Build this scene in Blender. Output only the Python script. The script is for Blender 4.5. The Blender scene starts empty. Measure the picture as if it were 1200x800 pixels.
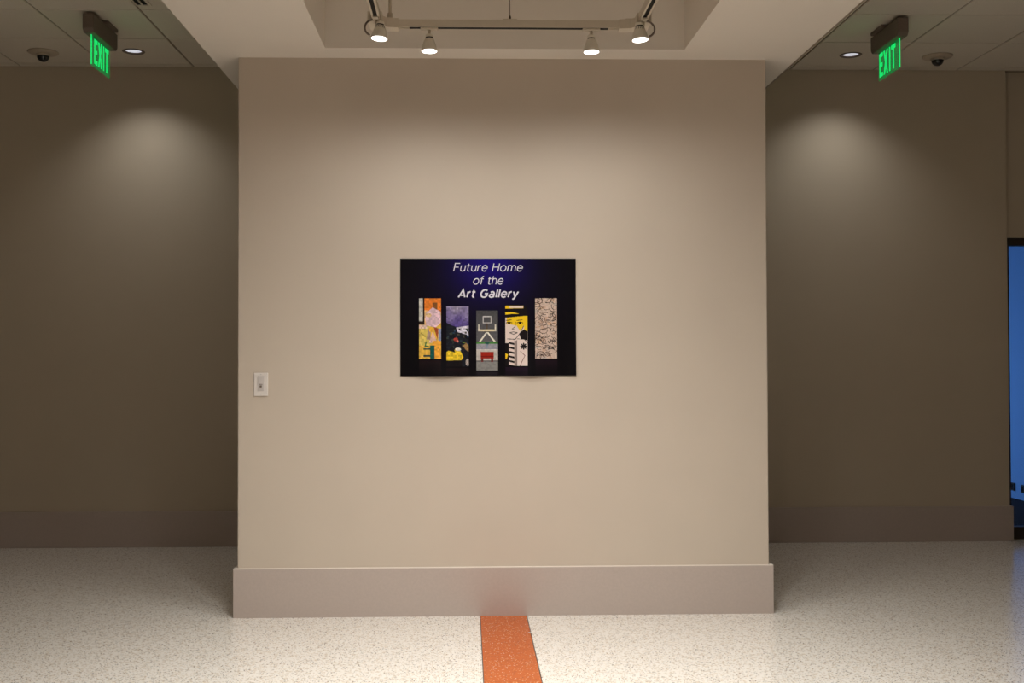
import bpy, bmesh, math, random
import numpy as np
from mathutils import Vector, Matrix

S = bpy.context.scene
C = S.collection
PI = math.pi

# ------------------------------------------------------------------ camera
cam_data = bpy.data.cameras.new('camera')
cam = bpy.data.objects.new('camera', cam_data)
C.objects.link(cam)
F_PX = 1309.5428
cam_data.sensor_width = 36.0
cam_data.lens = F_PX / 1200.0 * 36.0
cam_data.shift_x = (600.0 - 582.632) / 1200.0
cam_data.shift_y = (392.2929 - 400.0) / 1200.0
cam_data.clip_start = 0.05
_yaw, _pitch, _roll = 0.0274, 0.0174, 0.0025
_r = Vector((math.cos(_yaw), -math.sin(_yaw), 0))
_f = Vector((math.sin(_yaw), math.cos(_yaw), 0))
_u = Vector((0, 0, 1))
_f2 = math.cos(_pitch) * _f + math.sin(_pitch) * _u
_u2 = -math.sin(_pitch) * _f + math.cos(_pitch) * _u
_R = math.cos(_roll) * _r - math.sin(_roll) * _u2
_U = math.sin(_roll) * _r + math.cos(_roll) * _u2
_m = Matrix((_R, _U, -_f2)).transposed().to_4x4()
_m.translation = Vector((-0.1233, -5.8129, 1.3501))
cam.matrix_world = _m
S.camera = cam

# ------------------------------------------------------------------ world, exposure
W = bpy.data.worlds.new('world')
S.world = W
W.use_nodes = True
W.node_tree.nodes['Background'].inputs[0].default_value = (1.0, 0.86, 0.7, 1)
W.node_tree.nodes['Background'].inputs[1].default_value = 0.02
S.view_settings.view_transform = 'Standard'
S.view_settings.look = 'None'
S.view_settings.gamma = 1.0
S.view_settings.use_curve_mapping = False
S.view_settings.exposure = 0.14

# lamp powers (watts) and colours
TRACK_W = 50.0
TRACK_CONE = 148.0
TRACK_GAIN = (0.29, 0.29, 0.25, 0.25, 1.25, 1.3, 1.5, 1.5, 1.5, 1.5)   # power factor per head; the last six heads are added, unseen
HALL_W = 19.5
REAR_W = 18.0  # for the added, unseen downlights
LAMP_COL = (1.0, 0.98, 0.955)
HALL_COL = (1.0, 0.985, 0.97)
REAR_COL = (1.0, 0.92, 0.80)


# ------------------------------------------------------------------ materials
def srgb(r, g, b):
    def c(v):
        v /= 255.0
        return v / 12.92 if v <= 0.04045 else ((v + 0.055) / 1.055) ** 2.4
    return (c(r), c(g), c(b), 1.0)


def nodes(name):
    m = bpy.data.materials.new(name)
    m.use_nodes = True
    nt = m.node_tree
    return m, nt, nt.nodes['Principled BSDF']


def plain(name, col, rough=0.5, metal=0.0, spec=0.5, noise=0.04, scale=40.0, bump=0.0):
    m, nt, b = nodes(name)
    b.inputs['Roughness'].default_value = rough
    b.inputs['Metallic'].default_value = metal
    b.inputs['Specular IOR Level'].default_value = spec
    tc = nt.nodes.new('ShaderNodeTexCoord')
    n = nt.nodes.new('ShaderNodeTexNoise')
    n.inputs['Scale'].default_value = scale
    n.inputs['Detail'].default_value = 4
    nt.links.new(tc.outputs['Object'], n.inputs['Vector'])
    r = nt.nodes.new('ShaderNodeValToRGB')
    r.color_ramp.elements[0].position = 0.3
    r.color_ramp.elements[1].position = 0.7
    r.color_ramp.elements[0].color = tuple(c * (1 - noise) for c in col[:3]) + (1,)
    r.color_ramp.elements[1].color = tuple(min(1, c * (1 + noise)) for c in col[:3]) + (1,)
    nt.links.new(n.outputs['Fac'], r.inputs['Fac'])
    nt.links.new(r.outputs['Color'], b.inputs['Base Color'])
    if bump > 0:
        n2 = nt.nodes.new('ShaderNodeTexNoise')
        n2.inputs['Scale'].default_value = 350
        n2.inputs['Detail'].default_value = 3
        nt.links.new(tc.outputs['Object'], n2.inputs['Vector'])
        bp = nt.nodes.new('ShaderNodeBump')
        bp.inputs['Strength'].default_value = bump
        bp.inputs['Distance'].default_value = 0.002
        nt.links.new(n2.outputs['Fac'], bp.inputs['Height'])
        nt.links.new(bp.outputs['Normal'], b.inputs['Normal'])
    return m


def emit(name, col, strength):
    m, nt, b = nodes(name)
    b.inputs['Base Color'].default_value = col
    b.inputs['Emission Color'].default_value = col
    b.inputs['Emission Strength'].default_value = strength
    return m


def terrazzo(name, stops, scale, chip=0.42, rough=0.28, base=None):
    """cement matrix with stone chips: voronoi cells picked by random value"""
    m, nt, b = nodes(name)
    b.inputs['Roughness'].default_value = rough
    b.inputs['Specular IOR Level'].default_value = 0.5
    tc = nt.nodes.new('ShaderNodeTexCoord')
    cur = None
    rgb = nt.nodes.new('ShaderNodeRGB')
    rgb.outputs[0].default_value = base
    cur = rgb.outputs[0]
    # faint cloudy tone
    nz = nt.nodes.new('ShaderNodeTexNoise')
    nz.inputs['Scale'].default_value = 1.3
    nt.links.new(tc.outputs['Object'], nz.inputs['Vector'])
    for k, (sc, frac, size, col) in enumerate(stops):
        v = nt.nodes.new('ShaderNodeTexVoronoi')
        v.inputs['Scale'].default_value = sc
        mp = nt.nodes.new('ShaderNodeMapping')
        mp.inputs['Location'].default_value = (k * 3.7, k * 1.9, 0.37 * k)
        nt.links.new(tc.outputs['Object'], mp.inputs['Vector'])
        nt.links.new(mp.outputs['Vector'], v.inputs['Vector'])
        sep = nt.nodes.new('ShaderNodeSeparateColor')
        nt.links.new(v.outputs['Color'], sep.inputs['Color'])
        lt = nt.nodes.new('ShaderNodeMath'); lt.operation = 'LESS_THAN'
        lt.inputs[1].default_value = frac
        nt.links.new(sep.outputs['Red'], lt.inputs[0])
        mul = nt.nodes.new('ShaderNodeMath'); mul.operation = 'MULTIPLY'
        nt.links.new(sep.outputs['Green'], mul.inputs[0])
        mul.inputs[1].default_value = size
        ad = nt.nodes.new('ShaderNodeMath'); ad.operation = 'ADD'
        nt.links.new(mul.outputs[0], ad.inputs[0]); ad.inputs[1].default_value = size * 0.5
        d = nt.nodes.new('ShaderNodeMath'); d.operation = 'LESS_THAN'
        nt.links.new(v.outputs['Distance'], d.inputs[0])
        nt.links.new(ad.outputs[0], d.inputs[1])
        an = nt.nodes.new('ShaderNodeMath'); an.operation = 'MULTIPLY'
        nt.links.new(lt.outputs[0], an.inputs[0]); nt.links.new(d.outputs[0], an.inputs[1])
        mx = nt.nodes.new('ShaderNodeMix'); mx.data_type = 'RGBA'
        nt.links.new(an.outputs[0], mx.inputs['Factor'])
        nt.links.new(cur, mx.inputs[6])
        mx.inputs[7].default_value = col
        cur = mx.outputs[2]
    nt.links.new(cur, b.inputs['Base Color'])
    return m


M = {}
M['wall'] = plain('beige_paint', srgb(206, 192, 175), 0.55, spec=0.3, noise=0.015, scale=3.0, bump=0.06)
M['hall_wall'] = plain('taupe_paint', srgb(202, 188, 166), 0.55, spec=0.3, noise=0.015, scale=3.0, bump=0.06)
M['side_wall'] = plain('light_dimming_paint', srgb(118, 102, 84), 0.55, spec=0.3, noise=0.015, scale=3.0, bump=0.06)  # unseen walls, darkened to keep bounce light off the hall edges
M['soffit'] = plain('white_ceiling_paint', srgb(230, 221, 208), 0.7, spec=0.2, noise=0.01, scale=3.0, bump=0.04)
M['base'] = plain('baseboard_laminate', srgb(190, 175, 165), 0.3, spec=0.5, noise=0.03, scale=90.0)
M['tile'] = plain('mineral_tile', srgb(226, 216, 200), 0.85, spec=0.1, noise=0.05, scale=160.0, bump=0.15)
M['grid'] = plain('ceiling_grid_metal', srgb(150, 135, 115), 0.5, spec=0.3)
M['white'] = plain('white_enamel', srgb(206, 194, 174), 0.4, spec=0.4, noise=0.02)
M['shade_white'] = plain('white_lamp_shade', srgb(232, 224, 208), 0.4, spec=0.4, noise=0.02)
M['plate'] = plain('white_plastic', srgb(226, 218, 210), 0.35, spec=0.5, noise=0.01)
M['black'] = plain('black_slot', srgb(18, 16, 14), 0.6, spec=0.2)
M['dark_metal'] = plain('dark_bronze', srgb(118, 104, 92), 0.45, metal=0.0, spec=0.4)
M['frame'] = plain('dark_door_frame', srgb(58, 50, 44), 0.45, spec=0.4)
M['smoke'] = plain('smoked_dome', srgb(38, 36, 36), 0.12, spec=0.6)
M['chrome'] = plain('bright_reflector', srgb(225, 225, 228), 0.25, metal=0.9)
M['cable'] = plain('steel_cable', srgb(96, 80, 60), 0.4, metal=0.3)
M['divider'] = plain('zinc_divider', srgb(96, 88, 78), 0.4, metal=0.6)
M['carpet'] = plain('dark_carpet', srgb(58, 54, 58), 0.95, spec=0.05, noise=0.2, scale=200)
M['blue_wall'] = plain('pale_blue_paint', srgb(168, 188, 214), 0.6, spec=0.2, noise=0.02)
M['floor'] = terrazzo('cream_terrazzo', [
    (105, 0.30, 0.50, srgb(226, 214, 196)),
    (130, 0.22, 0.45, srgb(204, 187, 166)),
    (150, 0.14, 0.42, srgb(242, 236, 226)),
    (125, 0.12, 0.32, srgb(104, 84, 66)),
    (190, 0.12, 0.40, srgb(72, 58, 46)),
], 60, base=srgb(243, 238, 229), rough=0.18)
M['orange'] = terrazzo('orange_terrazzo', [
    (105, 0.30, 0.5, srgb(192, 90, 18)),
    (130, 0.20, 0.45, srgb(168, 78, 20)),
    (150, 0.10, 0.42, srgb(226, 160, 96)),
    (190, 0.05, 0.4, srgb(236, 208, 168)),
], 60, base=srgb(198, 91, 12), rough=0.15)
M['lens'] = emit('lamp_lens', (1.0, 0.96, 0.90, 1), 6.0)
M['hall_lens'] = emit('downlight_lens', (0.80, 0.82, 0.90, 1), 0.62)
M['sign_green'] = emit('lit_green_letters', srgb(20, 225, 110), 0.85)


def acrylic():
    m, nt, b = nodes('edge_lit_acrylic')
    b.inputs['Base Color'].default_value = srgb(20, 120, 60)
    b.inputs['Roughness'].default_value = 0.15
    b.inputs['Emission Color'].default_value = srgb(10, 150, 70)
    b.inputs['Emission Strength'].default_value = 0.45
    b.inputs['Alpha'].default_value = 0.55
    return m


M['acrylic'] = acrylic()


def glass():
    m = bpy.data.materials.new('door_glass')
    m.use_nodes = True
    nt = m.node_tree
    out = nt.nodes['Material Output']
    nt.nodes.remove(nt.nodes['Principled BSDF'])
    t = nt.nodes.new('ShaderNodeBsdfTransparent'); t.inputs[0].default_value = (0.86, 0.92, 0.95, 1)
    g = nt.nodes.new('ShaderNodeBsdfGlossy'); g.inputs['Roughness'].default_value = 0.03
    fr = nt.nodes.new('ShaderNodeFresnel'); fr.inputs[0].default_value = 1.45
    mx = nt.nodes.new('ShaderNodeMixShader')
    nt.links.new(fr.outputs[0], mx.inputs[0])
    nt.links.new(t.outputs[0], mx.inputs[1]); nt.links.new(g.outputs[0], mx.inputs[2])
    nt.links.new(mx.outputs[0], out.inputs[0])
    return m


M['glass'] = glass()


def print_mat():
    m, nt, b = nodes('poster_print')
    a = nt.nodes.new('ShaderNodeAttribute'); a.attribute_name = 'print'
    nt.links.new(a.outputs['Color'], b.inputs['Base Color'])
    b.inputs['Roughness'].default_value = 0.45
    b.inputs['Specular IOR Level'].default_value = 0.12
    return m


M['print'] = print_mat()
M['ink_white'] = plain('white_print', srgb(226, 222, 232), 0.5, spec=0.2, noise=0.0)


# ------------------------------------------------------------------ mesh helpers
def mesh_obj(name, bm, mat, parent=None, smooth=False):
    bmesh.ops.recalc_face_normals(bm, faces=bm.faces)
    me = bpy.data.meshes.new(name)
    bm.to_mesh(me); bm.free()
    if smooth:
        for p in me.polygons:
            p.use_smooth = True
    me.materials.append(M[mat])
    o = bpy.data.objects.new(name, me)
    C.objects.link(o)
    if parent is not None:
        o.parent = parent
    return o


def box(bm, x0, x1, y0, y1, z0, z1):
    r = bmesh.ops.create_cube(bm, size=1.0)
    for v in r['verts']:
        v.co = Vector(((x0 + x1) / 2 + v.co.x * (x1 - x0), (y0 + y1) / 2 + v.co.y * (y1 - y0), (z0 + z1) / 2 + v.co.z * (z1 - z0)))
    return r['verts']


def bevel_box(bm, x0, x1, y0, y1, z0, z1, w, seg=2):
    vs = box(bm, x0, x1, y0, y1, z0, z1)
    es = {e for v in vs for e in v.link_edges}
    bmesh.ops.bevel(bm, geom=list(es), offset=w, segments=seg, affect='EDGES', profile=0.5)


def lathe(bm, prof, seg=32, origin=(0, 0, 0)):
    """profile [(r, z)...] turned about z"""
    rings = []
    ox, oy, oz = origin
    for r, z in prof:
        if r < 1e-6:
            rings.append([bm.verts.new((ox, oy, oz + z))])
        else:
            rings.append([bm.verts.new((ox + r * math.cos(2 * PI * k / seg), oy + r * math.sin(2 * PI * k / seg), oz + z)) for k in range(seg)])
    for a, b in zip(rings, rings[1:]):
        for k in range(seg):
            k2 = (k + 1) % seg
            if len(a) == 1 and len(b) == 1:
                continue
            if len(a) == 1:
                bm.faces.new((a[0], b[k], b[k2]))
            elif len(b) == 1:
                bm.faces.new((a[k], b[0], a[k2]))
            else:
                bm.faces.new((a[k], b[k], b[k2], a[k2]))


def tube(bm, pts, r, seg=10, closed=False):
    pts = [Vector(p) for p in pts]
    n = len(pts)
    rings = []
    prev = None
    for i, p in enumerate(pts):
        a = pts[i - 1] if i > 0 else pts[i]
        b = pts[i + 1] if i < n - 1 else pts[i]
        t = (b - a).normalized()
        ref = Vector((0, 0, 1)) if abs(t.z) < 0.9 else Vector((1, 0, 0))
        x = t.cross(ref).normalized(); y = t.cross(x).normalized()
        rings.append([bm.verts.new(p + r * (math.cos(2 * PI * k / seg) * x + math.sin(2 * PI * k / seg) * y)) for k in range(seg)])
    for a, b in zip(rings, rings[1:]):
        for k in range(seg):
            k2 = (k + 1) % seg
            bm.faces.new((a[k], b[k], b[k2], a[k2]))
    bm.faces.new(rings[0]); bm.faces.new(rings[-1][::-1])


def prism(bm, outline, axis, a, b):
    """closed outline in the two other axes, extruded along axis from a to b"""
    def mk(p, t):
        if axis == 'x': return (t, p[0], p[1])
        if axis == 'y': return (p[0], t, p[1])
        return (p[0], p[1], t)
    v0 = [bm.verts.new(mk(p, a)) for p in outline]
    v1 = [bm.verts.new(mk(p, b)) for p in outline]
    bm.faces.new(v0); bm.faces.new(v1[::-1])
    n = len(outline)
    for k in range(n):
        bm.faces.new((v0[k], v0[(k + 1) % n], v1[(k + 1) % n], v1[k]))


def struct(name, bm, mat, label=None, cat=None):
    o = mesh_obj(name, bm, mat)
    o['kind'] = 'structure'
    if label: o['label'] = label
    if cat: o['category'] = cat
    return o


def thing(name, label, cat, loc=(0, 0, 0), group=None):
    o = bpy.data.objects.new(name, None)
    o.empty_display_size = 0.05
    C.objects.link(o)
    o.location = loc
    o['label'] = label; o['category'] = cat
    if group: o['group'] = group
    return o


def copy_tree(o, parent=None):
    c = o.copy(); C.objects.link(c)
    c.parent = parent
    for ch in list(o.children):
        copy_tree(ch, c)
    return c


def spot(name, parent, power, cone, blend, col, radius, loc=(0, 0, 0)):
    l = bpy.data.lights.new(name, 'SPOT')
    l.energy = power; l.spot_size = math.radians(cone); l.spot_blend = blend
    l.color = col; l.shadow_soft_size = radius
    o = bpy.data.objects.new(name, l)
    C.objects.link(o)
    o.parent = parent; o.location = loc
    return o


# ------------------------------------------------------------------ dimensions
XL, XR, ZT = -1.3053, 1.4523, 2.8946          # centre wall
DEEP = 0.90                                   # its depth
HB, PB = 0.2496, 0.0193                       # baseboard
SL, SR = -1.4476, 1.6132                      # soffit edges
TL, TR, TY0, TY1 = -0.8328, 0.9867, -3.40, -0.1919   # tray opening
YB = 2.1565                                   # back wall
ZC = 3.396                                    # hall ceiling
XC = 3.7875                                   # right end of back wall
YR = 2.212                                    # recessed wall beside the glass door
X_LEFT, X_RIGHT, Y_REAR = -5.7148, 5.8667, -8.95
STRIP = (-0.0538, 0.1832)
G = 0.6096

# ------------------------------------------------------------------ floor
bm = bmesh.new()
box(bm, X_LEFT, STRIP[0] - 0.004, Y_REAR, 2.4, -0.06, 0)
box(bm, STRIP[1] + 0.004, X_RIGHT, Y_REAR, 2.4, -0.06, 0)
floor = struct('floor', bm, 'floor', 'cream speckled terrazzo floor, polished', 'floor')
bm = bmesh.new()
box(bm, STRIP[0], STRIP[1], Y_REAR, 0.02, -0.06, 0)
mesh_obj('orange_strip', bm, 'orange', floor)['label'] = 'orange speckled terrazzo strip running up to the centre wall'
for a in (STRIP[0] - 0.004, STRIP[1]):
    bm = bmesh.new()
    box(bm, a, a + 0.004, Y_REAR, 0.02, -0.06, 0.0004)
    mesh_obj('divider_strip', bm, 'divider', floor)

# ------------------------------------------------------------------ centre wall
bm = bmesh.new()
box(bm, XL, XR, 0, DEEP, 0, ZT)
es = [e for e in bm.edges if abs(e.verts[0].co.z - e.verts[1].co.z) > 1]
bmesh.ops.bevel(bm, geom=es, offset=0.004, segments=2, affect='EDGES')
struct('wall_center', bm, 'wall', 'free-standing beige centre wall lit from above', 'wall')


bm = bmesh.new()
box(bm, XL - PB, XR + PB, -PB, DEEP + PB, 0, HB)
es = [e for e in bm.edges if max(v.co.z for v in e.verts) > HB - 1e-4]
bmesh.ops.bevel(bm, geom=es, offset=0.0015, segments=1, affect='EDGES')
bbc = struct('baseboard_center', bm, 'base', 'tall taupe baseboard around the centre wall', 'baseboard')
M['cap'] = plain('baseboard_highlight', srgb(232, 222, 210), 0.45, spec=0.3, noise=0.02)  # paler tone paints a lit highlight along the ledge
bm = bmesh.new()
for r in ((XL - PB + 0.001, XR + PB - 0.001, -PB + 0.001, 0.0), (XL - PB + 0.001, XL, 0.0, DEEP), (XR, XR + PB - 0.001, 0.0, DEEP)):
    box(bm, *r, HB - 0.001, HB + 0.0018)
mesh_obj('edge_highlight', bm, 'cap', bbc)['label'] = 'pale strip painting a highlight along the baseboard top'

# ------------------------------------------------------------------ back walls
bm = bmesh.new()
box(bm, X_LEFT, XC, YB, YB + 0.22, 0, ZC + 0.03)
struct('wall_back', bm, 'hall_wall', 'taupe back wall behind the centre wall, lit by downlights', 'wall')
bm = bmesh.new()
bevel_box(bm, X_LEFT, XC + PB, YB - PB, YB, 0, HB, 0.003, 2)
box(bm, XC, XC + PB, YB - 0.001, YR, 0, HB)
struct('baseboard_back', bm, 'base', 'tall taupe baseboard along the back wall', 'baseboard')
# recessed wall with the glass door
DX0, DX1, DZ = 3.812, 4.86, 2.19
bm = bmesh.new()
box(bm, XC, X_RIGHT, YR, YR + 0.17, DZ, ZC + 0.03)
box(bm, XC, DX0, YR, YR + 0.17, 0, DZ)
box(bm, DX1, X_RIGHT, YR, YR + 0.17, 0, DZ)
struct('wall_right', bm, 'hall_wall', 'taupe wall around the glass door', 'wall')
bm = bmesh.new()
box(bm, X_RIGHT, X_RIGHT + 0.15, Y_REAR, YR + 0.17, 0, ZC + 0.03)
struct('wall_right_side', bm, 'side_wall', 'unseen side wall at the far right, browned to dim bounce light', 'wall')
bm = bmesh.new()
box(bm, X_LEFT - 0.15, X_LEFT, Y_REAR, YB + 0.22, 0, ZC + 0.03)
struct('wall_left', bm, 'side_wall', 'unseen side wall at the far left, browned to dim bounce light', 'wall')
bm = bmesh.new()
box(bm, X_LEFT - 0.15, X_RIGHT + 0.15, Y_REAR - 0.15, Y_REAR, 0, ZC + 0.03)
struct('wall_front', bm, 'hall_wall', 'taupe wall facing the centre wall across the room', 'wall')

# ------------------------------------------------------------------ glass door and the room behind it
bm = bmesh.new()
FW = 0.024
box(bm, DX0, DX0 + FW, YR + 0.02, YR + 0.09, 0, DZ)
box(bm, DX1 - FW, DX1, YR + 0.02, YR + 0.09, 0, DZ)
box(bm, DX0 + FW, DX1 - FW, YR + 0.02, YR + 0.09, DZ - 0.056, DZ)
box(bm, DX0 + FW, DX1 - FW, YR + 0.02, YR + 0.09, 0.0, 0.086)
door = struct('door_1', bm, 'frame', 'dark framed glass door with blue light behind it', 'door')
bm = bmesh.new()
box(bm, DX0 + FW, DX1 - FW, YR + 0.05, YR + 0.056, 0.086, DZ - 0.056)
mesh_obj('pane', bm, 'glass', door)
bm = bmesh.new()
tube(bm, [(DX1 - 0.10, YR + 0.02, 0.95), (DX1 - 0.10, YR - 0.03, 0.95), (DX1 - 0.10, YR - 0.03, 1.25), (DX1 - 0.10, YR + 0.02, 1.25)], 0.01)
mesh_obj('handle', bm, 'chrome', door)

RX, RY = 4.97, 7.2
bm = bmesh.new()
box(bm, 2.6, 5.2, 2.4, RY + 0.1, -0.06, 0)
struct('floor_2', bm, 'carpet', 'dark carpet in the room behind the glass door', 'floor')
bm = bmesh.new()
box(bm, RX, RX + 0.12, 2.4, RY, 0, 3.0)
struct('wall_room_right', bm, 'blue_wall', 'pale wall in blue daylight seen through the glass door', 'wall')
bm = bmesh.new()
box(bm, 2.6, RX, RY, RY + 0.12, 0, 3.0)
box(bm, 2.48, 2.6, 2.4, 4.1, 0, 3.0)
box(bm, 2.48, 2.6, 6.3, RY + 0.12, 0, 3.0)
box(bm, 2.48, 2.6, 4.1, 6.3, 1.5, 3.0)
box(bm, 2.48, 2.6, 4.1, 6.3, 0, 0.15)
struct('wall_room_left', bm, 'blue_wall', 'wall with the added window, in the room behind the glass door', 'wall')
bm = bmesh.new()
box(bm, 2.48, RX + 0.12, 2.4, RY + 0.12, 3.0, 3.1)
struct('ceiling_room', bm, 'soffit', 'ceiling of the room behind the glass door', 'ceiling')
bm = bmesh.new()
for y in (4.1, 5.18, 6.26):
    box(bm, 2.5, 2.58, y, y + 0.04, 0.15, 1.5)
box(bm, 2.5, 2.58, 4.14, 6.26, 0.15, 0.19); box(bm, 2.5, 2.58, 4.14, 6.26, 1.46, 1.5)
win = struct('added_window', bm, 'frame', 'unseen window added to light the blue room, dark frame', 'window')
M['sky'] = emit('window_light_pane', srgb(120, 172, 240), 4.6)  # glowing pane of an unseen window, added to light the room
bm = bmesh.new()
box(bm, 2.52, 2.53, 4.14, 6.26, 0.19, 1.46)
mesh_obj('pane', bm, 'sky', win)

for i, (yy, lab) in enumerate(((4.483, 'dark low outlet box on blue wall, nearer the door frame'), (4.285, 'dark low outlet box on blue wall, at the photo edge'))):
    t = thing('wall_outlet', lab, 'outlet', (RX, yy, 0.107), 'outlets low on the blue wall')
    bm = bmesh.new(); bevel_box(bm, -0.02, 0, -0.035, 0.035, -0.036, 0.036, 0.006)
    mesh_obj('cover', bm, 'frame', t)
    bm = bmesh.new(); box(bm, -0.024, -0.02, -0.02, 0.02, -0.022, 0.022)
    mesh_obj('socket', bm, 'black', t)

# ------------------------------------------------------------------ soffit with tray recess
ZTRAY = 3.62
bm = bmesh.new()
for r in ((SL, TL, Y_REAR, DEEP, ZT, ZTRAY), (TR, SR, Y_REAR, DEEP, ZT, ZTRAY), (TL, TR, TY1, DEEP, ZT, ZTRAY), (TL, TR, Y_REAR, TY0, ZT, ZTRAY)):
    box(bm, *r)
struct('ceiling', bm, 'soffit', 'lowered pale soffit above the centre wall, with a tray recess', 'ceiling')
bm = bmesh.new()
box(bm, SL, SR, Y_REAR, DEEP, ZTRAY, ZTRAY + 0.05)
struct('ceiling_tray', bm, 'soffit', 'ceiling of the tray recess', 'ceiling')
bm = bmesh.new()
box(bm, SR, SR + 0.016, Y_REAR, DEEP, ZT + 0.004, ZT + 0.024)  # narrow darker strip outside the soffit's right edge
struct('soffit_strip', bm, 'grid', 'dark strip along the right side of the soffit', 'trim')

# ------------------------------------------------------------------ tiled hall ceilings
ROWS = [YB, 2.051] + [2.051 - G * k for k in range(1, 19)]
ROWS = [y for y in ROWS if y > Y_REAR]
left_cols = [SL - G * k for k in range(8)]
right_cols = [SR] + [2.2093 + G * k for k in range(7)]
GAP = 0.006
DL_Y = 1.746
DL_L, DL_R = -2.362, 2.514
TILE_MESH = {}


def tile_mesh(w, d, hole=False):
    key = (round(w, 3), round(d, 3), hole)
    if key in TILE_MESH:
        return TILE_MESH[key]
    bm = bmesh.new()
    hw, hd = w / 2 - GAP, d / 2 - GAP
    if not hole:
        vs = box(bm, -hw, hw, -hd, hd, 0, 0.016)
        es = [e for e in bm.edges if all(v.co.z < 0.001 for v in e.verts)]
        bmesh.ops.bevel(bm, geom=es, offset=0.003, segments=1, affect='EDGES')
    else:
        n = 40; r = 0.066
        for z, flip in ((0, False), (0.016, True)):
            ci = []; sq = []
            for k in range(n):
                a = 2 * PI * k / n
                c, s = math.cos(a), math.sin(a)
                ci.append(bm.verts.new((r * c, r * s, z)))
                q = min(hw / max(abs(c), 1e-9), hd / max(abs(s), 1e-9))
                sq.append(bm.verts.new((q * c, q * s, z)))
            for k in range(n):
                bm.faces.new((ci[k], sq[k], sq[(k + 1) % n], ci[(k + 1) % n]))
            if z == 0:
                lo = (ci, sq)
            else:
                for A, B in ((lo[0], ci), (lo[1], sq)):
                    for k in range(n):
                        bm.faces.new((A[k], A[(k + 1) % n], B[(k + 1) % n], B[k]))
    bmesh.ops.recalc_face_normals(bm, faces=bm.faces)
    me = bpy.data.meshes.new('ceiling_tile'); bm.to_mesh(me); bm.free()
    me.materials.append(M['tile'])
    TILE_MESH[key] = me
    return me


DOWNLIGHTS = [(DL_L, DL_Y), (DL_R, DL_Y), (DL_L, -1.911), (DL_R, -1.911), (DL_L, -5.569), (DL_R, -5.569)]  # last four are unseen, added to light the foreground


def tiled(name, cols, label):
    x0, x1 = min(cols), max(cols)
    bm = bmesh.new()
    for x in cols:
        box(bm, max(x0, x - 0.007), min(x1, x + 0.007), Y_REAR, YB if x <= XC + .1 else YR, ZC + 0.007, ZC + 0.03)
    for y in ROWS[1:]:
        box(bm, x0, x1, y - 0.007, y + 0.007, ZC + 0.0075, ZC + 0.03)
    if x1 > XC:
        box(bm, XC, x1, YB - 0.01, YR, ZC + 0.002, ZC + 0.03)
    o = struct(name, bm, 'grid', label, 'ceiling')
    bm = bmesh.new()
    box(bm, x0, x1, Y_REAR, YR + .17, ZC + 0.14, ZC + 0.18)  # unseen cover over the tiles, added to block light
    mesh_obj('light_block', bm, 'tile', o)
    sx = sorted(cols)
    ys = sorted(ROWS) 
    ys = [Y_REAR] + ys if ys[0] - Y_REAR > 0.05 else ys
    for a, b in zip(sx, sx[1:]):
        for c, d in zip(ys, ys[1:]):
            if d > 1.9 and c > 2.0:
                d = YB
            hole = any(a < px < b and c < py < d for px, py in DOWNLIGHTS)
            t = bpy.data.objects.new('tile', tile_mesh(b - a, d - c, hole))
            C.objects.link(t)
            t.parent = o
            t.location = ((a + b) / 2, (c + d) / 2, ZC)
    return o


tiled('ceiling_left', left_cols, 'grid of square ceiling tiles over the left hall')
tiled('ceiling_right', right_cols, 'grid of square ceiling tiles over the right hall')

# ------------------------------------------------------------------ recessed downlights
def make_downlight():
    t = thing('downlight', '', 'light', group='recessed round downlights in the hall ceilings')
    bm = bmesh.new()
    lathe(bm, [(0.056, 0.010), (0.056, -0.003), (0.072, -0.004), (0.075, 0.0), (0.066, 0.0015), (0.060, 0.010), (0.056, 0.010)], 40)
    mesh_obj('trim_ring', bm, 'dark_metal', t, True)
    bm = bmesh.new()
    lathe(bm, [(0.0595, 0.010), (0.052, 0.06), (0.050, 0.1), (0.0, 0.1)], 40)
    mesh_obj('reflector', bm, 'chrome', t, True)
    bm = bmesh.new()
    lathe(bm, [(0.0555, 0.009), (0.0535, 0.0055), (0.0, 0.003)], 40)
    mesh_obj('lens', bm, 'hall_lens', t, True)
    return t


dl0 = make_downlight()
DL_LABELS = ['round recessed downlight beside the left green exit sign', 'round recessed downlight beside the right green exit sign',
             'unseen downlight added to light the left hall, level with the track lights', 'unseen downlight added to light the right hall, level with the track lights',
             'unseen downlight added to light the left hall, farthest from the back wall', 'unseen downlight added to light the right hall, farthest from the back wall']
for i, (x, y) in enumerate(DOWNLIGHTS):
    d = dl0 if i == 0 else copy_tree(dl0)
    d.location = (x, y, ZC)
    d['label'] = DL_LABELS[i]
for i, (x, y) in enumerate(DOWNLIGHTS):
    root = [o for o in C.objects if o.name.startswith('downlight') and o.get('label') == DL_LABELS[i]][0]
    spot('lamp', root, HALL_W if i < 2 else REAR_W * (0.9 if x < 0 else 0.65), 118 if i < 2 else 140, 0.9, HALL_COL if i < 2 else REAR_COL, 0.045, (0, 0, -0.006))

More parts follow.
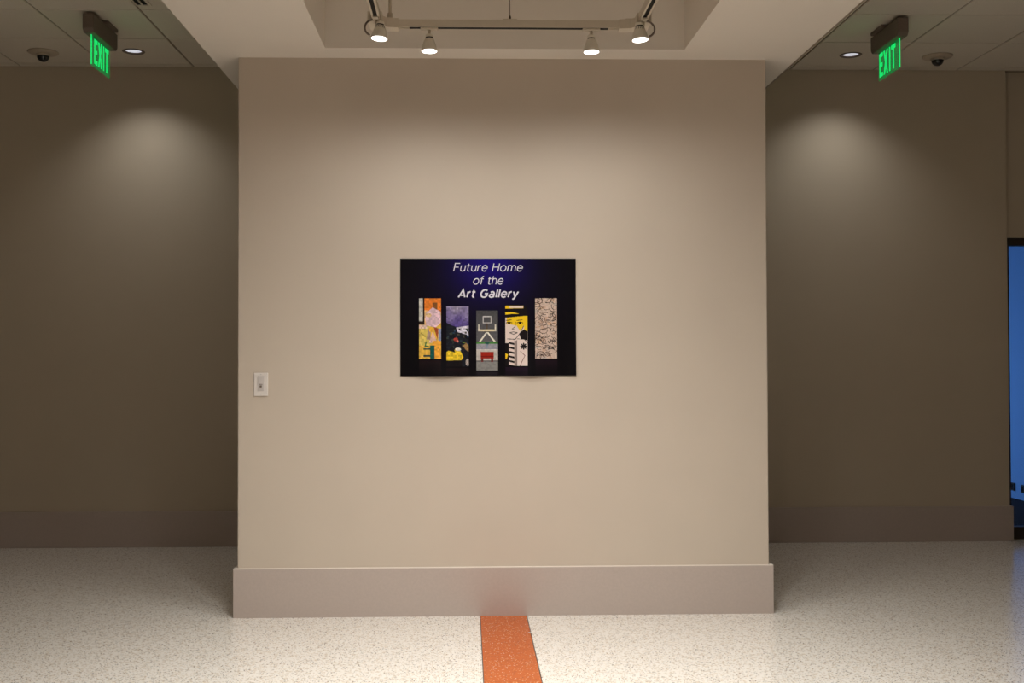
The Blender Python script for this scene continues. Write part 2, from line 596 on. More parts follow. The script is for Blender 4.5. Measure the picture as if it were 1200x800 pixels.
# ------------------------------------------------------------------ exit signs
def glyph_exit(bm, ch, y0, y1, z0, z1, x, face, flip):
    """flat block letters in the y-z plane, y0 = reading start"""
    def quad(pts):
        vs = [bm.verts.new((x, y0 + (y1 - y0) * p[0], z0 + (z1 - z0) * p[1])) for p in pts]
        r = bmesh.ops.extrude_face_region(bm, geom=[bm.faces.new(vs)])
        bmesh.ops.translate(bm, verts=[v for v in r['geom'] if isinstance(v, bmesh.types.BMVert)], vec=(face * 0.0012, 0, 0))
    w = 0.30
    if ch == 'E':
        quad([(0, 0), (1, 0), (1, .17), (w, .17), (w, .42), (.9, .42), (.9, .58), (w, .58), (w, .83), (1, .83), (1, 1), (0, 1)])
    elif ch == 'X':
        quad([(0, 0), (w, 0), (.5, .5 - w * .5), (1 - w, 0), (1, 0), (.5 + w * .55, .5), (1, 1), (1 - w, 1), (.5, .5 + w * .5), (w, 1), (0, 1), (.5 - w * .55, .5)])
    elif ch == 'I':
        quad([(.1, 0), (.9, 0), (.9, 1), (.1, 1)])
    elif ch == 'T':
        quad([(.35, 0), (.65, 0), (.65, .83), (1, .83), (1, 1), (0, 1), (0, .83), (.35, .83)])


def exit_sign(loc, face, label):
    """face = +1: legend read from +x side (reading direction +y), -1: from -x side (reading direction -y)"""
    t = thing('exit_sign', label, 'exit sign', loc, 'edge-lit green exit signs')
    # canopy against the ceiling
    bm = bmesh.new()
    bevel_box(bm, -0.055, 0.055, -0.02, 0.17, -0.022, 0, 0.004)
    mesh_obj('canopy', bm, 'dark_metal', t)
    # housing: long box with clipped lower corners
    bm = bmesh.new()
    out = [(-0.225, -0.018), (0.225, -0.018), (0.225, -0.105), (0.205, -0.128), (-0.205, -0.128), (-0.225, -0.105)]
    prism(bm, out, 'x', -0.034, 0.034)
    bmesh.ops.bevel(bm, geom=list(bm.edges), offset=0.004, segments=1, affect='EDGES')
    mesh_obj('housing', bm, 'dark_metal', t)
    bm = bmesh.new()
    bevel_box(bm, -0.0035, 0.0035, -0.165, 0.170, -0.310, -0.120, 0.001, 1)
    mesh_obj('panel', bm, 'acrylic', t)
    bm = bmesh.new()
    box(bm, -0.0036, 0.0036, -0.1685, -0.1652, -0.305, -0.128)
    mesh_obj('lit_edge', bm, 'sign_green', t)
    spans = [('E', 0.00, 0.21), ('X', 0.26, 0.52), ('I', 0.59, 0.67), ('T', 0.73, 0.97)]
    for ch, a, b in spans:
        if face > 0:
            ya, yb = -0.125 + 0.275 * a, -0.125 + 0.275 * b
        else:
            ya, yb = 0.155 - 0.275 * a, 0.155 - 0.275 * b
        bm = bmesh.new()
        glyph_exit(bm, ch, ya, yb, -0.292, -0.142, face * 0.0036, face, False)
        mesh_obj('letter', bm, 'sign_green', t)
    return t


exit_sign((DL_L, 1.066, ZC), 1, 'edge-lit green exit sign hanging from the left hall ceiling')
exit_sign((DL_R, 1.052, ZC), -1, 'edge-lit green exit sign hanging from the right hall ceiling')

# ------------------------------------------------------------------ dome fixtures
def dome(loc, label):
    t = thing('ceiling_dome', label, 'ceiling fixture', loc, 'dome fixtures on the hall ceilings')
    bm = bmesh.new()
    lathe(bm, [(0.0, 0.0), (0.098, 0.0), (0.101, -0.004), (0.092, -0.012), (0.06, -0.016), (0.0, -0.016)], 40)
    mesh_obj('mounting_plate', bm, 'dome_white', t, True)
    bm = bmesh.new()
    lathe(bm, [(0.043, -0.014), (0.046, -0.022), (0.044, -0.030), (0.041, -0.031)], 32)
    mesh_obj('collar', bm, 'dome_white', t, True)
    bm = bmesh.new()
    lathe(bm, [(0.041, -0.028)] + [(0.041 * math.cos(a), -0.028 - 0.041 * math.sin(a)) for a in [PI / 2 * k / 8 for k in range(1, 8)]] + [(0.0, -0.069)], 32)
    mesh_obj('smoked_dome', bm, 'smoke', t, True)
    return t


M['dome_white'] = plain('dome_plate_enamel', srgb(196, 180, 160), 0.5, spec=0.3)
dome((-2.972, 1.765, ZC), 'round ceiling fixture with a small dark dome, left of the left exit sign')
dome((3.124, 1.765, ZC), 'round ceiling fixture with a small dark dome, right of the right exit sign')

# ------------------------------------------------------------------ slot diffuser
t = thing('air_vent', 'dark two-slot air vent in the left hall ceiling, cut by the photo top', 'vent', (-2.0, 0.30, ZC))
bm = bmesh.new()
for a, b in ((-0.046, -0.040), (-0.012, -0.004), (0.026, 0.042)):
    box(bm, a, b, -0.38, 0.425, -0.008, 0.0)
box(bm, -0.046, 0.042, 0.425, 0.437, -0.008, 0.0)
box(bm, -0.046, 0.042, -0.392, -0.38, -0.008, 0.0)
mesh_obj('vent_frame', bm, 'tile', t)
for a, b in ((-0.040, -0.012), (-0.004, 0.026)):
    bm = bmesh.new()
    box(bm, a, b, -0.38, 0.425, -0.0025, -0.0005)
    mesh_obj('slot', bm, 'black', t)

# ------------------------------------------------------------------ suspended track with heads
TRK_Y, TRK_Y2 = -0.75, -2.85
TXL, TXR = -0.52, 0.665
TZ0, TZ1 = 2.8325, 2.868
track = thing('track_rail', 'pale rectangular lighting track hung in the ceiling tray', 'lighting track', (0.0725, -1.8, TZ0))


def tb(name, mat, boxes, bev=0.0):
    bm = bmesh.new()
    for x0, x1, y0, y1, z0, z1 in boxes:
        args = (x0 - 0.0725, x1 - 0.0725, y0 + 1.8, y1 + 1.8, z0 - TZ0, z1 - TZ0)
        if bev: bevel_box(bm, *args, bev)
        else: box(bm, *args)
    return mesh_obj(name, bm, mat, track)


def rail(x0, x1, y0, y1):
    # a channel: two lips, a roof, and a dark slot underneath
    if x1 - x0 > y1 - y0:
        tb('rail', 'white', [(x0, x1, y0, y0 + 0.005, TZ0 + 0.002, TZ1), (x0, x1, y1 - 0.005, y1, TZ0 + 0.002, TZ1), (x0, x1, y0 + 0.005, y1 - 0.005, TZ0 + 0.012, TZ1)])
        tb('slot', 'black', [(x0 + 0.05, x1 - 0.05, y0 + 0.005, y1 - 0.005, TZ0 + 0.0009, TZ0 + 0.012)])
    else:
        tb('rail', 'white', [(x0, x0 + 0.009, y0, y1, TZ0, TZ1), (x1 - 0.009, x1, y0, y1, TZ0, TZ1), (x0 + 0.009, x1 - 0.009, y0, y1, TZ0 + 0.012, TZ1)])
        tb('slot', 'black', [(x0 + 0.009, x1 - 0.009, y0, y1, TZ0 + 0.003, TZ0 + 0.012)])


HW = 0.018
CA = 0.09
for yy, sg in ((TRK_Y, -1), (TRK_Y2, 1)):
    rail(TXL + CA, TXR - CA, yy - HW, yy + HW)
for xx in (TXL, TXR):
    rail(xx - HW, xx + HW, TRK_Y2 + 0.12, TRK_Y - 0.12)
    for yy, sg in ((TRK_Y, -1), (TRK_Y2, 1)):
        s = 1 if xx < 0 else -1
        xa, xb = sorted((xx - s * 0.040, xx + s * CA))
        bm = bmesh.new()
        rr = 0.040
        # L-shaped cover with a rounded outer corner
        ox, oy = xx - 0.0725, yy + 1.8
        arcp = [(ox - s * rr * math.cos(a), oy - sg * rr * math.sin(a)) for a in [PI / 2 * q / 8 for q in range(9)]]
        outl = [(ox - s * rr, oy + sg * 0.12)] + arcp + [(ox + s * CA, oy - sg * rr), (ox + s * CA, oy + sg * 0.022), (ox + s * rr, oy + sg * 0.030), (ox + s * 0.024, oy + sg * 0.05), (ox + s * 0.024, oy + sg * 0.12)]
        prism(bm, outl, 'z', -0.003, TZ1 - TZ0 + 0.004)
        mesh_obj('corner_connector', bm, 'white', track)


def stem(x, y, r, fitting, mat):
    bm = bmesh.new()
    tube(bm, [(x - .0725, y + 1.8, TZ1 - TZ0), (x - .0725, y + 1.8, ZTRAY - TZ0)], r)
    o = mesh_obj('stem' if r > 0.004 else 'suspension_cable', bm, mat, track)
    bm = bmesh.new()
    lathe(bm, fitting, 20, (x - .0725, y + 1.8, TZ1 - TZ0))
    mesh_obj('fitting', bm, mat, track, True)


for x, y in ((-0.468, TRK_Y), (-0.468, TRK_Y2)):
    stem(x, y, 0.0075, [(0.0, 0.0), (0.022, 0.0), (0.022, 0.008), (0.012, 0.010), (0.012, 0.032), (0.0, 0.032)], 'white')
for x, y in ((0.077, TRK_Y), (0.077, TRK_Y2)):
    stem(x, y, 0.0018, [(0.0, 0.0), (0.005, 0.004), (0.006, 0.014), (0.004, 0.024), (0.0, 0.026)], 'cable')
    tb('cable_clip', 'white', [(x - 0.032, x + 0.032, y - 0.014, y + 0.014, TZ1, TZ1 + 0.006)])
tb('joiner_cap', 'white', [(0.605, 0.655, TRK_Y - 0.012, TRK_Y + 0.012, TZ1 + 0.004, TZ1 + 0.012)], 0.002)


def make_head():
    """origin at the rail underside"""
    t = thing('spotlight', '', 'track light', group='track light heads on the suspended rail')
    bm = bmesh.new()
    bevel_box(bm, -0.040, 0.040, -0.014, 0.014, -0.008, 0.002, 0.003)
    mesh_obj('adapter', bm, 'white', t)
    bm = bmesh.new()
    tube(bm, [(0, 0, -0.006), (0, 0, -0.030)], 0.0065, 14)
    mesh_obj('swivel', bm, 'white', t, True)
    body = bpy.data.objects.new('lamp_holder', None)
    body.empty_display_size = 0.03
    C.objects.link(body); body.parent = t; body.location = (0, 0, -0.028)
    bm = bmesh.new()
    lathe(bm, [(0.0, 0.0), (0.014, 0.0), (0.017, -0.004), (0.0175, -0.010), (0.0175, -0.014)], 36)
    lathe(bm, [(0.0175, -0.019), (0.023, -0.026), (0.029, -0.044), (0.0350, -0.064), (0.0370, -0.072), (0.0370, -0.078), (0.0345, -0.078), (0.033, -0.072)], 36)
    mesh_obj('shade', bm, 'shade_white', body, True)
    bm = bmesh.new()
    lathe(bm, [(0.0172, -0.013), (0.0160, -0.0135), (0.0160, -0.0195), (0.0172, -0.020)], 36)
    mesh_obj('heat_sink', bm, 'black', body, True)
    bm = bmesh.new()
    lathe(bm, [(0.0, -0.0800), (0.018, -0.0794), (0.0348, -0.0778), (0.0348, -0.075), (0.0, -0.075)], 36)
    mesh_obj('lens', bm, 'lens', body, True)
    return t


head0 = make_head()
HEADS = [  # x, y, rotz, tilt x, tilt y, label, yoke
    (-0.290, TRK_Y, 0.0, -0.04, 0.0, 'cone-shaped track light head on the front rail, nearer the left corner', 0),
    (0.4486, TRK_Y, 0.0, -0.04, 0.0, 'cone-shaped track light head on the front rail, nearer the right corner', 0),
    (TXL, -0.89, PI / 2, 0.0, 0.0, 'track light head with curved bracket at the left rail corner', 1),
    (TXR, -0.89, PI / 2, 0.0, 0.0, 'track light head with curved bracket at the right rail corner', -1),
    (TXL, -1.60, PI / 2, 0.0, 0.0, 'unseen track light head added for brightness, midway on the left side rail', 0),  # from here on: unseen heads added to brighten floor and wall
    (TXR, -1.60, PI / 2, 0.0, 0.0, 'unseen track light head added for brightness, midway on the right side rail', 0),
    (TXL, -2.35, PI / 2, 0.0, 0.0, 'unseen track light head added for brightness on the left side rail, far from the centre wall', 0),
    (TXR, -2.35, PI / 2, 0.0, 0.0, 'unseen track light head added for brightness on the right side rail, far from the centre wall', 0),
    (-0.10, TRK_Y2, 0.0, 0.0, 0.0, 'unseen track light head added for brightness on the rear rail, left of its cable', 0),
    (0.25, TRK_Y2, 0.0, 0.0, 0.0, 'unseen track light head added for brightness on the rear rail, right of its cable', 0),
]
heads = []
for i, (x, y, rz, tx, ty, lab, yk) in enumerate(HEADS):
    h = head0 if i == 0 else copy_tree(head0)
    h.location = (x, y, TZ0)
    h.rotation_euler = (0, 0, rz)
    h['label'] = lab
    heads.append(h)
for gain, h, (x, y, rz, tx, ty, lab, yk) in zip(TRACK_GAIN, heads, HEADS):
    body = [c for c in h.children if c.name.startswith('lamp_holder')][0]
    if yk:
        # on the side rails the local x axis runs along the rail; lean the lamp across it and towards the room
        body.rotation_euler = (yk * 0.07, 0.06, 0.0)
        body.location = (0, -yk * 0.020, -0.012)
        bm = bmesh.new()
        pts = [(0.0, yk * (0.010 + 0.040 * math.sin(a)), -0.040 + 0.036 * math.cos(a)) for a in [PI * k / 14 for k in range(0, 13)]]
        tube(bm, pts, 0.0045, 8)
        mesh_obj('yoke', bm, 'dark_metal', h, True)
        for q in range(-3, 4):
            a = PI + q * 0.30
            bm = bmesh.new()
            tube(bm, [(0.0215 * math.cos(a), 0.0215 * math.sin(a), -0.0235), (0.0245 * math.cos(a), 0.0245 * math.sin(a), -0.034)], 0.0014, 6)
            mesh_obj('vent_slit', bm, 'black', body)
    else:
        body.rotation_euler = (tx, ty, 0)
    near = y > -1.0
    spot('lamp', body, TRACK_W * gain, 178.0 if near else TRACK_CONE, 0.7 if near else 1.0, LAMP_COL, 0.03, (0, 0, -0.088))

# ------------------------------------------------------------------ light switch
t = thing('light_switch', 'white wall switch plate at the left edge of the centre wall', 'switch', (-1.1856, 0, 1.198))
bm = bmesh.new(); bevel_box(bm, -0.0365, 0.0365, -0.007, 0, -0.0600, 0.0600, 0.003)
mesh_obj('plate', bm, 'plate', t)
M['switch_grey'] = plain('pale_grey_plastic', srgb(206, 198, 192), 0.4)
bm = bmesh.new(); bevel_box(bm, -0.0165, 0.0165, -0.0095, -0.006, -0.034, 0.046, 0.0015)
mesh_obj('rocker', bm, 'switch_grey', t)
bm = bmesh.new(); box(bm, -0.008, 0.009, -0.0105, -0.0090, -0.001, 0.0015)
mesh_obj('slot', bm, 'dark_metal', t)
bm = bmesh.new(); bevel_box(bm, -0.0055, 0.0055, -0.0150, -0.0090, -0.0150, -0.0050, 0.0015)
mesh_obj('key', bm, 'dark_metal', t)
for z in (0.052, -0.050):
    bm = bmesh.new(); tube(bm, [(0, -0.0065, z), (0, -0.0078, z)], 0.003)
    mesh_obj('screw', bm, 'switch_grey', t)

# ------------------------------------------------------------------ poster
PW, PH = 0.914, 0.610
PXC, PZC = -0.0102, 1.5433
poster = thing('poster', 'black poster announcing an art gallery, hung on the centre wall', 'poster', (PXC, 0, PZC - PH / 2))


def bulge(u, v):
    """distance of the sheet from the wall; u, v in 0..1 from its top left corner"""
    s = np.clip((v - 0.5) / 0.5, 0, 1) ** 2
    b = np.exp(-((u - 0.23) / 0.115) ** 2) + 0.95 * np.exp(-((u - 0.735) / 0.10) ** 2) + 0.45 * np.clip((u - 0.93) / 0.07, 0, 1) ** 1.5
    return 0.0035 + 0.017 * s * b


def sheet_pos(u, v, lift=0.0):
    return np.stack([(u - 0.5) * PW, -(bulge(u, v) + lift), (1 - v) * PH], -1)


def lin(c):
    c = np.asarray(c, float) / 255.0
    return np.where(c <= 0.04045, c / 12.92, ((c + 0.055) / 1.055) ** 2.4)


def grid_print(name, u0, u1, v0, v1, nu, nv, img, lift, parent, label=None):
    """a sheet of (nu x nv) points carrying its printed colours"""
    us = np.linspace(u0, u1, nu); vs = np.linspace(v0, v1, nv)
    U, V = np.meshgrid(us, vs)
    P = sheet_pos(U, V, lift).reshape(-1, 3)
    idx = np.arange(nu * nv).reshape(nv, nu)
    f = np.stack([idx[:-1, :-1], idx[1:, :-1], idx[1:, 1:], idx[:-1, 1:]], -1).reshape(-1, 4)
    me = bpy.data.meshes.new(name)
    me.from_pydata(P.tolist(), [], f.tolist())
    at = me.color_attributes.new('print', 'FLOAT_COLOR', 'POINT')
    rgba = np.ones((nu * nv, 4), np.float32)
    rgba[:, :3] = lin(img.reshape(-1, 3))
    at.data.foreach_set('color', rgba.ravel())
    me.materials.append(M['print'])
    for p in me.polygons: p.use_smooth = True
    o = bpy.data.objects.new(name, me); C.objects.link(o); o.parent = parent
    if label: o['label'] = label
    return o


class Canvas:
    def __init__(self, nu, nv, base):
        self.u, self.v = np.meshgrid(np.linspace(0, 1, nu), np.linspace(0, 1, nv))
        self.img = np.ones((nv, nu, 3)) * np.array(base, float)

    def put(self, mask, col):
        self.img[mask] = col

    def rect(self, a, b, c, d, col):
        self.put((self.u >= a) & (self.u <= b) & (self.v >= c) & (self.v <= d), col)

    def poly(self, pts, col):
        inside = np.zeros(self.u.shape, bool)
        n = len(pts)
        for i in range(n):
            (x1, y1), (x2, y2) = pts[i], pts[(i + 1) % n]
            if y1 == y2: continue
            cond = ((y1 > self.v) != (y2 > self.v)) & (self.u < (x2 - x1) * (self.v - y1) / (y2 - y1) + x1)
            inside ^= cond
        self.put(inside, col)

    def ell(self, cx, cy, rx, ry, col):
        self.put(((self.u - cx) / rx) ** 2 + ((self.v - cy) / ry) ** 2 <= 1, col)

    def line(self, pts, w, col, asp=2.72):
        for (x1, y1), (x2, y2) in zip(pts, pts[1:]):
            dx, dy = x2 - x1, (y2 - y1) * asp
            L = dx * dx + dy * dy + 1e-12
            t = np.clip(((self.u - x1) * dx + (self.v - y1) * asp * dy) / L, 0, 1)
            d = np.hypot(self.u - x1 - t * dx, (self.v - y1) * asp - t * dy)
            self.put(d < w / 2, col)

    def mottle(self, amp, seed):
        rng = np.random.RandomState(seed)
        nv, nu = self.u.shape
        n = rng.rand(nv // 6 + 2, nu // 6 + 2)
        n = np.kron(n, np.ones((6, 6)))[:nv, :nu]
        self.img = np.clip(self.img * (1 + amp * (n - 0.5))[..., None], 0, 255)


# sheet background: near-black with a blue glow behind the title and dim mirrored strips below the pictures
PANELS = [(491, 516.7, 349.7, 420), (523, 549, 359, 429), (558, 583.2, 364, 433.6), (592, 618, 358.4, 428.4), (627, 652.6, 349.7, 420)]


def pu(px): return (px - 469.0) / 206.0
def pv(py): return (py - 303.5) / 136.5


nu, nv = 275, 184
U, V = np.meshgrid(np.linspace(0, 1, nu), np.linspace(0, 1, nv))
bg = np.ones((nv, nu, 3)) * np.array([6, 3, 6.0])
g1 = np.exp(-((U - 0.50) / 0.22) ** 2) * np.exp(-((V - 0.02) / 0.26) ** 2)
g2 = np.exp(-((U - 0.50) / 0.36) ** 2) * np.exp(-((V - 0.25) / 0.40) ** 2)
bg += g1[..., None] * np.array([14, 6, 84.0]) + g2[..., None] * np.array([10, 5, 34.0])
for k, (x0, x1, y0, y1) in enumerate(PANELS):
    mk = (U > pu(x0)) & (U < pu(x1)) & (V > pv(y1) + 0.01)
    fade = np.exp(-(V - pv(y1)) / 0.09)
    bg += (mk * fade)[..., None] * np.array([[26, 14, 12], [20, 10, 10], [30, 28, 30], [30, 16, 30], [26, 14, 20]][k], float)
sh = grid_print('sheet', 0, 1, 0, 1, nu, nv, bg, 0.0, poster)
sd = sh.modifiers.new('thickness', 'SOLIDIFY'); sd.thickness = 0.0012; sd.offset = -1

NU, NV = 80, 216


def paint(k):
    if k == 0:
        c = Canvas(NU, NV, (222, 176, 72))
        c.rect(0, 1, 0, .25, (232, 128, 48)); c.rect(0, .18, 0, .38, (196, 192, 182)); c.rect(.17, .25, 0, .42, (42, 30, 26))
        c.rect(0, .26, .38, .435, (46, 34, 28)); c.rect(.62, .83, .07, .21, (134, 84, 42))
        c.rect(.25, .42, .2, .46, (224, 178, 120)); c.rect(0, .5, .44, .78, (214, 190, 96))
        c.poly([(.33, .24), (.62, .15), (.98, .22), (1, .40), (.76, .48), (.34, .45), (.27, .34)], (222, 188, 196))
        c.ell(.44, .28, .13, .035, (214, 180, 130)); c.rect(0, .36, .44, .50, (226, 196, 180))
        c.poly([(.35, .68), (.40, .5), (.55, .48), (.5, .68)], (168, 140, 130)); c.poly([(.44, .74), (.62, .54), (.82, .72)], (226, 184, 168))
        c.poly([(.66, .47), (.88, .5), (.84, .68)], (158, 76, 44)); c.rect(.88, 1, .5, .7, (140, 150, 184)); c.ell(.57, .52, .13, .04, (232, 172, 60))
        c.rect(.62, .98, .70, 1, (236, 164, 60)); c.line([(.0, .56), (.3, .63)], .03, (170, 140, 60))
        c.line([(.32, .72), (.28, .79), (.44, .80)], .06, (70, 116, 66)); c.rect(.2, .56, .825, .85, (24, 74, 72)); c.rect(.2, .7, .935, .965, (26, 60, 66))
        c.rect(.5, .70, .78, 1, (22, 84, 78)); c.mottle(.22, 3)
    elif k == 1:
        c = Canvas(NU, NV, (34, 32, 40))
        u, v = c.u, c.v
        t = np.clip(v / .34, 0, 1) + .12 * np.sin(9 * u + 14 * v) + .08 * np.sin(23 * v - 6 * u)
        sky = np.array([150, 140, 166.0]) * (1 - t[..., None]) + np.array([82, 66, 132.0]) * t[..., None]
        m = v < .36; c.img[m] = np.clip(sky, 40, 200)[m]
        c.poly([(.3, .36), (1, .32), (1, .5), (.55, .47)], (206, 200, 212))
        c.poly([(0, .27), (.2, .31), (.42, .34), (.5, .43), (.7, .45), (.92, .47), (1, .53), (1, 1), (0, 1)], (28, 30, 38))
        rng = random.Random(5)
        for _ in range(46):
            c.ell(rng.uniform(0, 1), rng.uniform(.37, .76), rng.uniform(.02, .08), rng.uniform(.008, .022), rng.choice([(20, 22, 26), (46, 60, 66), (64, 70, 60), (30, 60, 90), (90, 84, 70), (16, 14, 18)]))
        c.ell(.42, .55, .10, .03, (164, 62, 50)); c.ell(.5, .58, .05, .02, (190, 110, 100)); c.ell(.78, .60, .07, .012, (96, 120, 60))
        c.poly([(.74, .66), (.88, .6), (1, .66), (1, .76), (.86, .72)], (150, 118, 74))
        c.poly([(0, .76), (.12, .73), (.6, .72), (.76, .84), (.68, .895), (0, .90)], (228, 192, 44)); c.ell(.52, .715, .13, .028, (226, 220, 206))
        c.poly([(.1, .74), (.28, .66), (.4, .77), (.24, .75)], (22, 22, 26)); c.rect(0, .7, .905, 1, (20, 14, 16)); c.ell(.96, .93, .10, .06, (172, 158, 150)); c.mottle(.3, 8)
    elif k == 2:
        c = Canvas(NU, NV, (104, 102, 104))
        c.img *= (0.72 + 0.38 * c.v)[..., None]
        c.line([(.32, .1), (.68, .1), (.68, .205), (.32, .205), (.32, .1)], .04, (196, 192, 190)); c.rect(.47, .52, .21, .32, (86, 66, 48))
        c.rect(.08, .92, .315, .345, (222, 206, 168)); c.rect(.08, .15, .235, .345, (214, 206, 190)); c.rect(.85, .92, .235, .345, (214, 206, 190))
        c.line([(.16, .52), (.5, .355), (.86, .52)], .07, (230, 224, 208)); c.rect(.36, .64, .345, .36, (70, 64, 50))
        c.rect(0, 1, .52, .555, (74, 130, 62)); c.rect(0, 1, .555, .65, (150, 148, 156)); c.poly([(.38, .53), (.62, .53), (.5, .6)], (40, 84, 74)); c.rect(.47, .53, .56, .63, (130, 150, 170))
        c.rect(0, 1, .65, .845, (188, 180, 172)); c.rect(0, 1, .65, .662, (214, 208, 200)); c.rect(.2, .8, .69, .80, (150, 38, 26)); c.rect(.2, .8, .76, .775, (110, 24, 18)); c.rect(.22, .32, .8, .86, (120, 28, 20)); c.rect(.68, .78, .8, .86, (120, 28, 20))
        c.rect(0, 1, .836, .846, (70, 58, 54)); c.rect(0, 1, .86, 1, (132, 130, 126)); c.mottle(.12, 4)
    elif k == 3:
        Y, B, P = (240, 198, 34), (22, 16, 18), (226, 206, 196)
        c = Canvas(NU, NV, P)
        c.rect(0, 1, 0, .05, Y); c.rect(.82, 1, 0, .17, B); c.poly([(.18, .012), (.8, .004), (.8, .04), (.2, .04)], P)
        c.poly([(0, .05), (1, .04), (1, .17), (.55, .185), (.1, .20), (0, .2)], B); c.poly([(0, .105), (.3, .105), (.62, .135), (.2, .14), (0, .15)], Y)
        c.poly([(.06, .2), (.84, .17), (.84, .33), (.66, .42), (.5, .33), (.06, .30)], Y); c.rect(.84, 1, .17, .42, Y)
        c.poly([(.62, .46), (.84, .39), (1, .43), (1, .58), (.7, .55)], B)
        for ex in (.17, .66):
            c.line([(ex - .13, .285), (ex, .27), (ex + .13, .285)], .035, B); c.ell(ex, .29, .06, .017, B); c.line([(ex - .14, .245), (ex + .1, .235)], .03, B)
        c.line([(.46, .27), (.44, .35), (.3, .385), (.42, .40)], .025, B); c.line([(.2, .45), (.36, .435), (.54, .45), (.36, .475), (.2, .45)], .03, B)
        c.line([(.82, .34), (.66, .46), (.44, .56), (.1, .55)], .03, B); c.rect(0, .16, .62, 1, B); c.poly([(0, .79), (.12, .81), (.06, .88), (0, .89)], Y)
        c.poly([(.16, .6), (.4, .57), (.38, 1), (.18, 1)], P)
        for j in range(6):
            y = .60 + j * .075
            c.poly([(.14, y), (.4, y + .02), (.4, y + .055), (.14, y + .03)], B)
        c.rect(.4, .52, .58, 1, (150, 132, 124)); c.line([(.52, .57), (.52, 1)], .02, B); c.line([(.54, .55), (.86, .56), (1, .62)], .02, B)
        for j in range(8):
            a = j * PI / 4
            c.line([(.82, .675), (.82 + .13 * math.cos(a), .675 + .047 * math.sin(a))], .06, B)
        c.line([(.68, .76), (.88, .83), (.74, .93), (.66, 1)], .025, (110, 40, 36))
    else:
        c = Canvas(NU, NV, (206, 182, 166))
        c.mottle(.12, 12)
        rng = random.Random(21)
        for _ in range(40):
            c.ell(rng.uniform(0, 1), rng.uniform(0, 1), rng.uniform(.04, .12), rng.uniform(.012, .04), rng.choice([(214, 190, 172), (200, 168, 146), (190, 176, 166), (212, 178, 150)]))
        for _ in range(150):
            x, y = rng.uniform(0, 1), rng.uniform(0, 1)
            r = rng.uniform(.05, .19); a0 = rng.uniform(0, 6.28); sp = rng.choice([-1, 1]) * rng.uniform(1.0, 3.2)
            pts = [(x + r * math.cos(a0 + sp * q / 6) * (1 + .08 * q), y + r / 2.72 * math.sin(a0 + sp * q / 6)) for q in range(7)]
            c.line(pts, rng.uniform(.013, .03), rng.choice([(40, 28, 26), (58, 42, 38), (96, 70, 60), (34, 26, 26)]))
    return c.img


P_LAB = ['orange, pink and yellow collage picture', 'picture of purple clouds over dark foliage and a yellow shape', 'grey picture with white lines and a red box',
         'yellow, black and white comic-style portrait picture', 'cream picture with black scribbles']
for k, (x0, x1, y0, y1) in enumerate(PANELS):
    grid_print('printed_picture', pu(x0), pu(x1), pv(y0), pv(y1), NU, NV, paint(k), 0.0009, poster, P_LAB[k])


# ---- lettering: geometric stroke glyphs (cap height 1, x-height .74)
def arc(cx, cy, rx, ry, a0, a1, n=14):
    return [(cx + rx * math.cos(math.radians(a0 + (a1 - a0) * k / n)), cy + ry * math.sin(math.radians(a0 + (a1 - a0) * k / n))) for k in range(n + 1)]


X = 0.74
GL = {
    'F': (0.66, [[(0.05, 0), (0.05, 1), (0.64, 1)], [(0.05, 0.52), (0.56, 0.52)]]),
    'H': (0.80, [[(0.05, 0), (0.05, 1)], [(0.75, 0), (0.75, 1)], [(0.05, 0.52), (0.75, 0.52)]]),
    'u': (0.62, [[(0.05, X)] + arc(0.31, 0.28, 0.26, 0.26, 180, 360) + [(0.57, X)], [(0.57, X), (0.57, 0)]]),
    't': (0.40, [[(0.16, 0.95)] + arc(0.33, 0.17, 0.17, 0.15, 180, 290)], ),
    'r': (0.38, [[(0.05, 0), (0.05, X)], arc(0.37, 0.40, 0.32, 0.33, 180, 92)]),
    'e': (0.72, [[(0.05, 0.39), (0.67, 0.39)] + arc(0.36, 0.37, 0.31, 0.36, 0, 318, 26)]),
    'o': (0.76, [arc(0.38, 0.37, 0.33, 0.36, 0, 360, 28)]),
    'm': (1.02, [[(0.05, 0), (0.05, X)], arc(0.28, 0.48, 0.23, 0.25, 180, 0) + [(0.51, 0)], arc(0.74, 0.48, 0.23, 0.25, 180, 0) + [(0.97, 0)]]),
    'f': (0.40, [[(0.16, 0), (0.16, 0.84)] + arc(0.33, 0.84, 0.17, 0.17, 180, 80, 8), [(0.0, 0.70), (0.40, 0.70)]]),
    'h': (0.62, [[(0.05, 0), (0.05, 1.03)], arc(0.31, 0.46, 0.26, 0.27, 180, 0) + [(0.57, 0)]]),
    'l': (0.12, [[(0.06, 0), (0.06, 1.03)]]),
    'A': (0.86, [[(0.02, 0), (0.43, 1), (0.84, 0)], [(0.17, 0.28), (0.69, 0.28)]]),
    'G': (0.92, [arc(0.48, 0.5, 0.43, 0.49, 48, 320, 24) + [(0.84, 0.24), (0.84, 0.48), (0.52, 0.48)]]),
    'a': (0.66, [arc(0.32, 0.46, 0.26, 0.27, 140, 0, 12) + [(0.58, 0)], arc(0.31, 0.21, 0.26, 0.20, 0, 360, 20)]),
    'y': (0.62, [[(0.02, X), (0.31, 0.04)], [(0.60, X), (0.24, -0.18)] + [(0.14, -0.24), (0.04, -0.21)]]),
    ' ': (0.30, []),
}
GL['t'] = (0.42, GL['t'][1] + [[(0.0, 0.70), (0.40, 0.70)]])


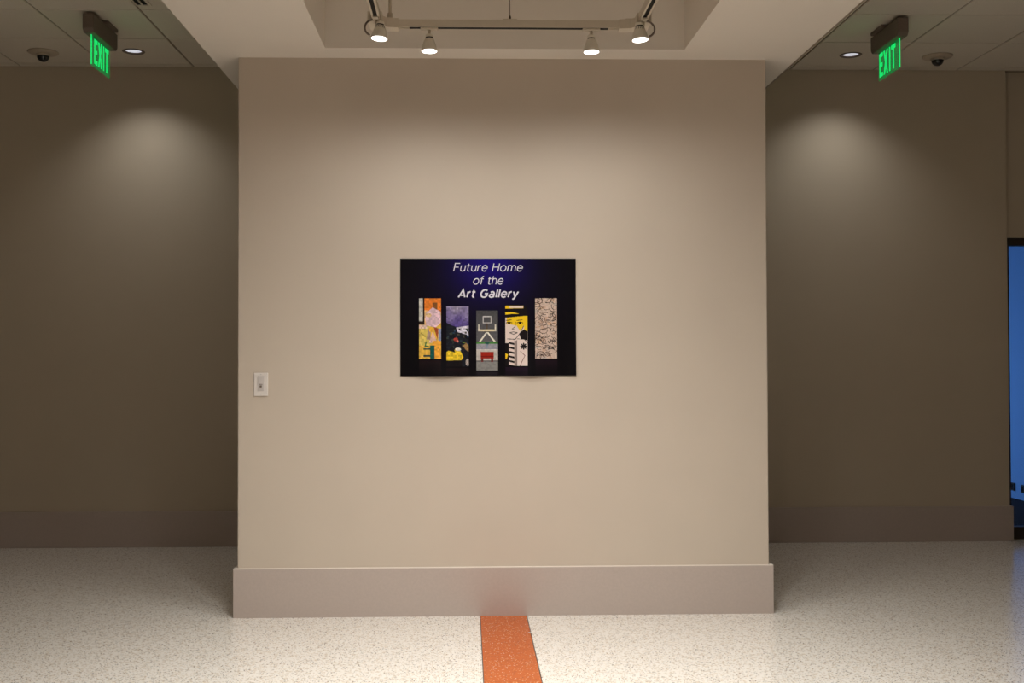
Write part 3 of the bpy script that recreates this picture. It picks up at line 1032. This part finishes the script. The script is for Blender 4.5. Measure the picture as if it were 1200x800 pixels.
def lettering(text, u_left, u_right, v_base, cap, wt, shear, gap):
    words, strokes, xs = [], [], 0.0
    for ch in text + ' ':
        w, st = GL[ch]
        if ch == ' ':
            words.append(strokes); strokes = []
        for s in st:
            strokes.append([(p[0] + xs + shear * p[1], p[1]) for p in s])
        xs += w + gap
    total = xs - gap * 2 - GL[' '][0] + shear * 0.8
    sx = (u_right - u_left) * PW / total
    for word, strokes in zip(text.split(), words):
        lettering_word(word, strokes, sx, u_left, v_base, cap, wt)


def lettering_word(text, strokes, sx, u_left, v_base, cap, wt):
    bm = bmesh.new()
    lift = [0.0012]

    def add(poly):
        vs = []
        for (x, y) in poly:
            u = u_left + x * sx / PW
            v = v_base - y * cap / PH
            p = sheet_pos(np.array(u), np.array(v), lift[0])
            vs.append(bm.verts.new(p.tolist()))
        bm.faces.new(vs)
    k = cap / sx            # to keep the stroke width even
    hw = wt / 2
    for s in strokes:
        lift[0] += 0.00006
        P = [(x / k, y) for x, y in s]
        n = len(P)
        closed = math.hypot(P[0][0] - P[-1][0], P[0][1] - P[-1][1]) < 1e-6
        L, R_ = [], []
        for i in range(n):
            if closed and i in (0, n - 1):
                a, b = P[-2], P[1]
            else:
                a, b = P[max(0, i - 1)], P[min(n - 1, i + 1)]
            p = P[i]
            d1 = Vector((p[0] - a[0], p[1] - a[1])); d2 = Vector((b[0] - p[0], b[1] - p[1]))
            if d1.length < 1e-9: d1 = d2
            if d2.length < 1e-9: d2 = d1
            d1.normalize(); d2.normalize()
            t = (d1 + d2)
            t = t.normalized() if t.length > 1e-6 else d1
            nrm = Vector((-t.y, t.x))
            c = max(0.45, nrm.dot(Vector((-d1.y, d1.x))))
            L.append(((p[0] + nrm.x * hw / c) * k, p[1] + nrm.y * hw / c)); R_.append(((p[0] - nrm.x * hw / c) * k, p[1] - nrm.y * hw / c))
        for i in range(n - 1):
            add([L[i], R_[i], R_[i + 1], L[i + 1]])
    # recalc puts normals consistently; flip towards the room if needed
    o = mesh_obj('lettering', bm, 'ink_white', poster)
    o['label'] = 'white italic lettering reading ' + text
    return o


lettering('Future Home', pu(531.0), pu(613.6), pv(318.2), 9.2 * PH / 136.5, 0.112, 0.22, 0.15)
lettering('of the', pu(553.8), pu(590.6), pv(333.5), 9.2 * PH / 136.5, 0.112, 0.22, 0.15)
lettering('Art Gallery', pu(536.8), pu(607.6), pv(348.5), 8.7 * PH / 136.5, 0.205, 0.22, 0.20)

# ------------------------------------------------------------------ scrap on the floor
bm = bmesh.new()
pts = [(-0.014, -0.003), (-0.004, -0.006), (0.012, -0.003), (0.014, 0.003), (0.002, 0.005), (-0.012, 0.004)]
prism(bm, pts, 'z', 0.0, 0.0012)
o = mesh_obj('paper_scrap', bm, 'plate')
o.location = (0.186, -0.375, 0.0005)
o['label'] = 'tiny white paper scrap on the right edge of the orange strip'
o['category'] = 'scrap'
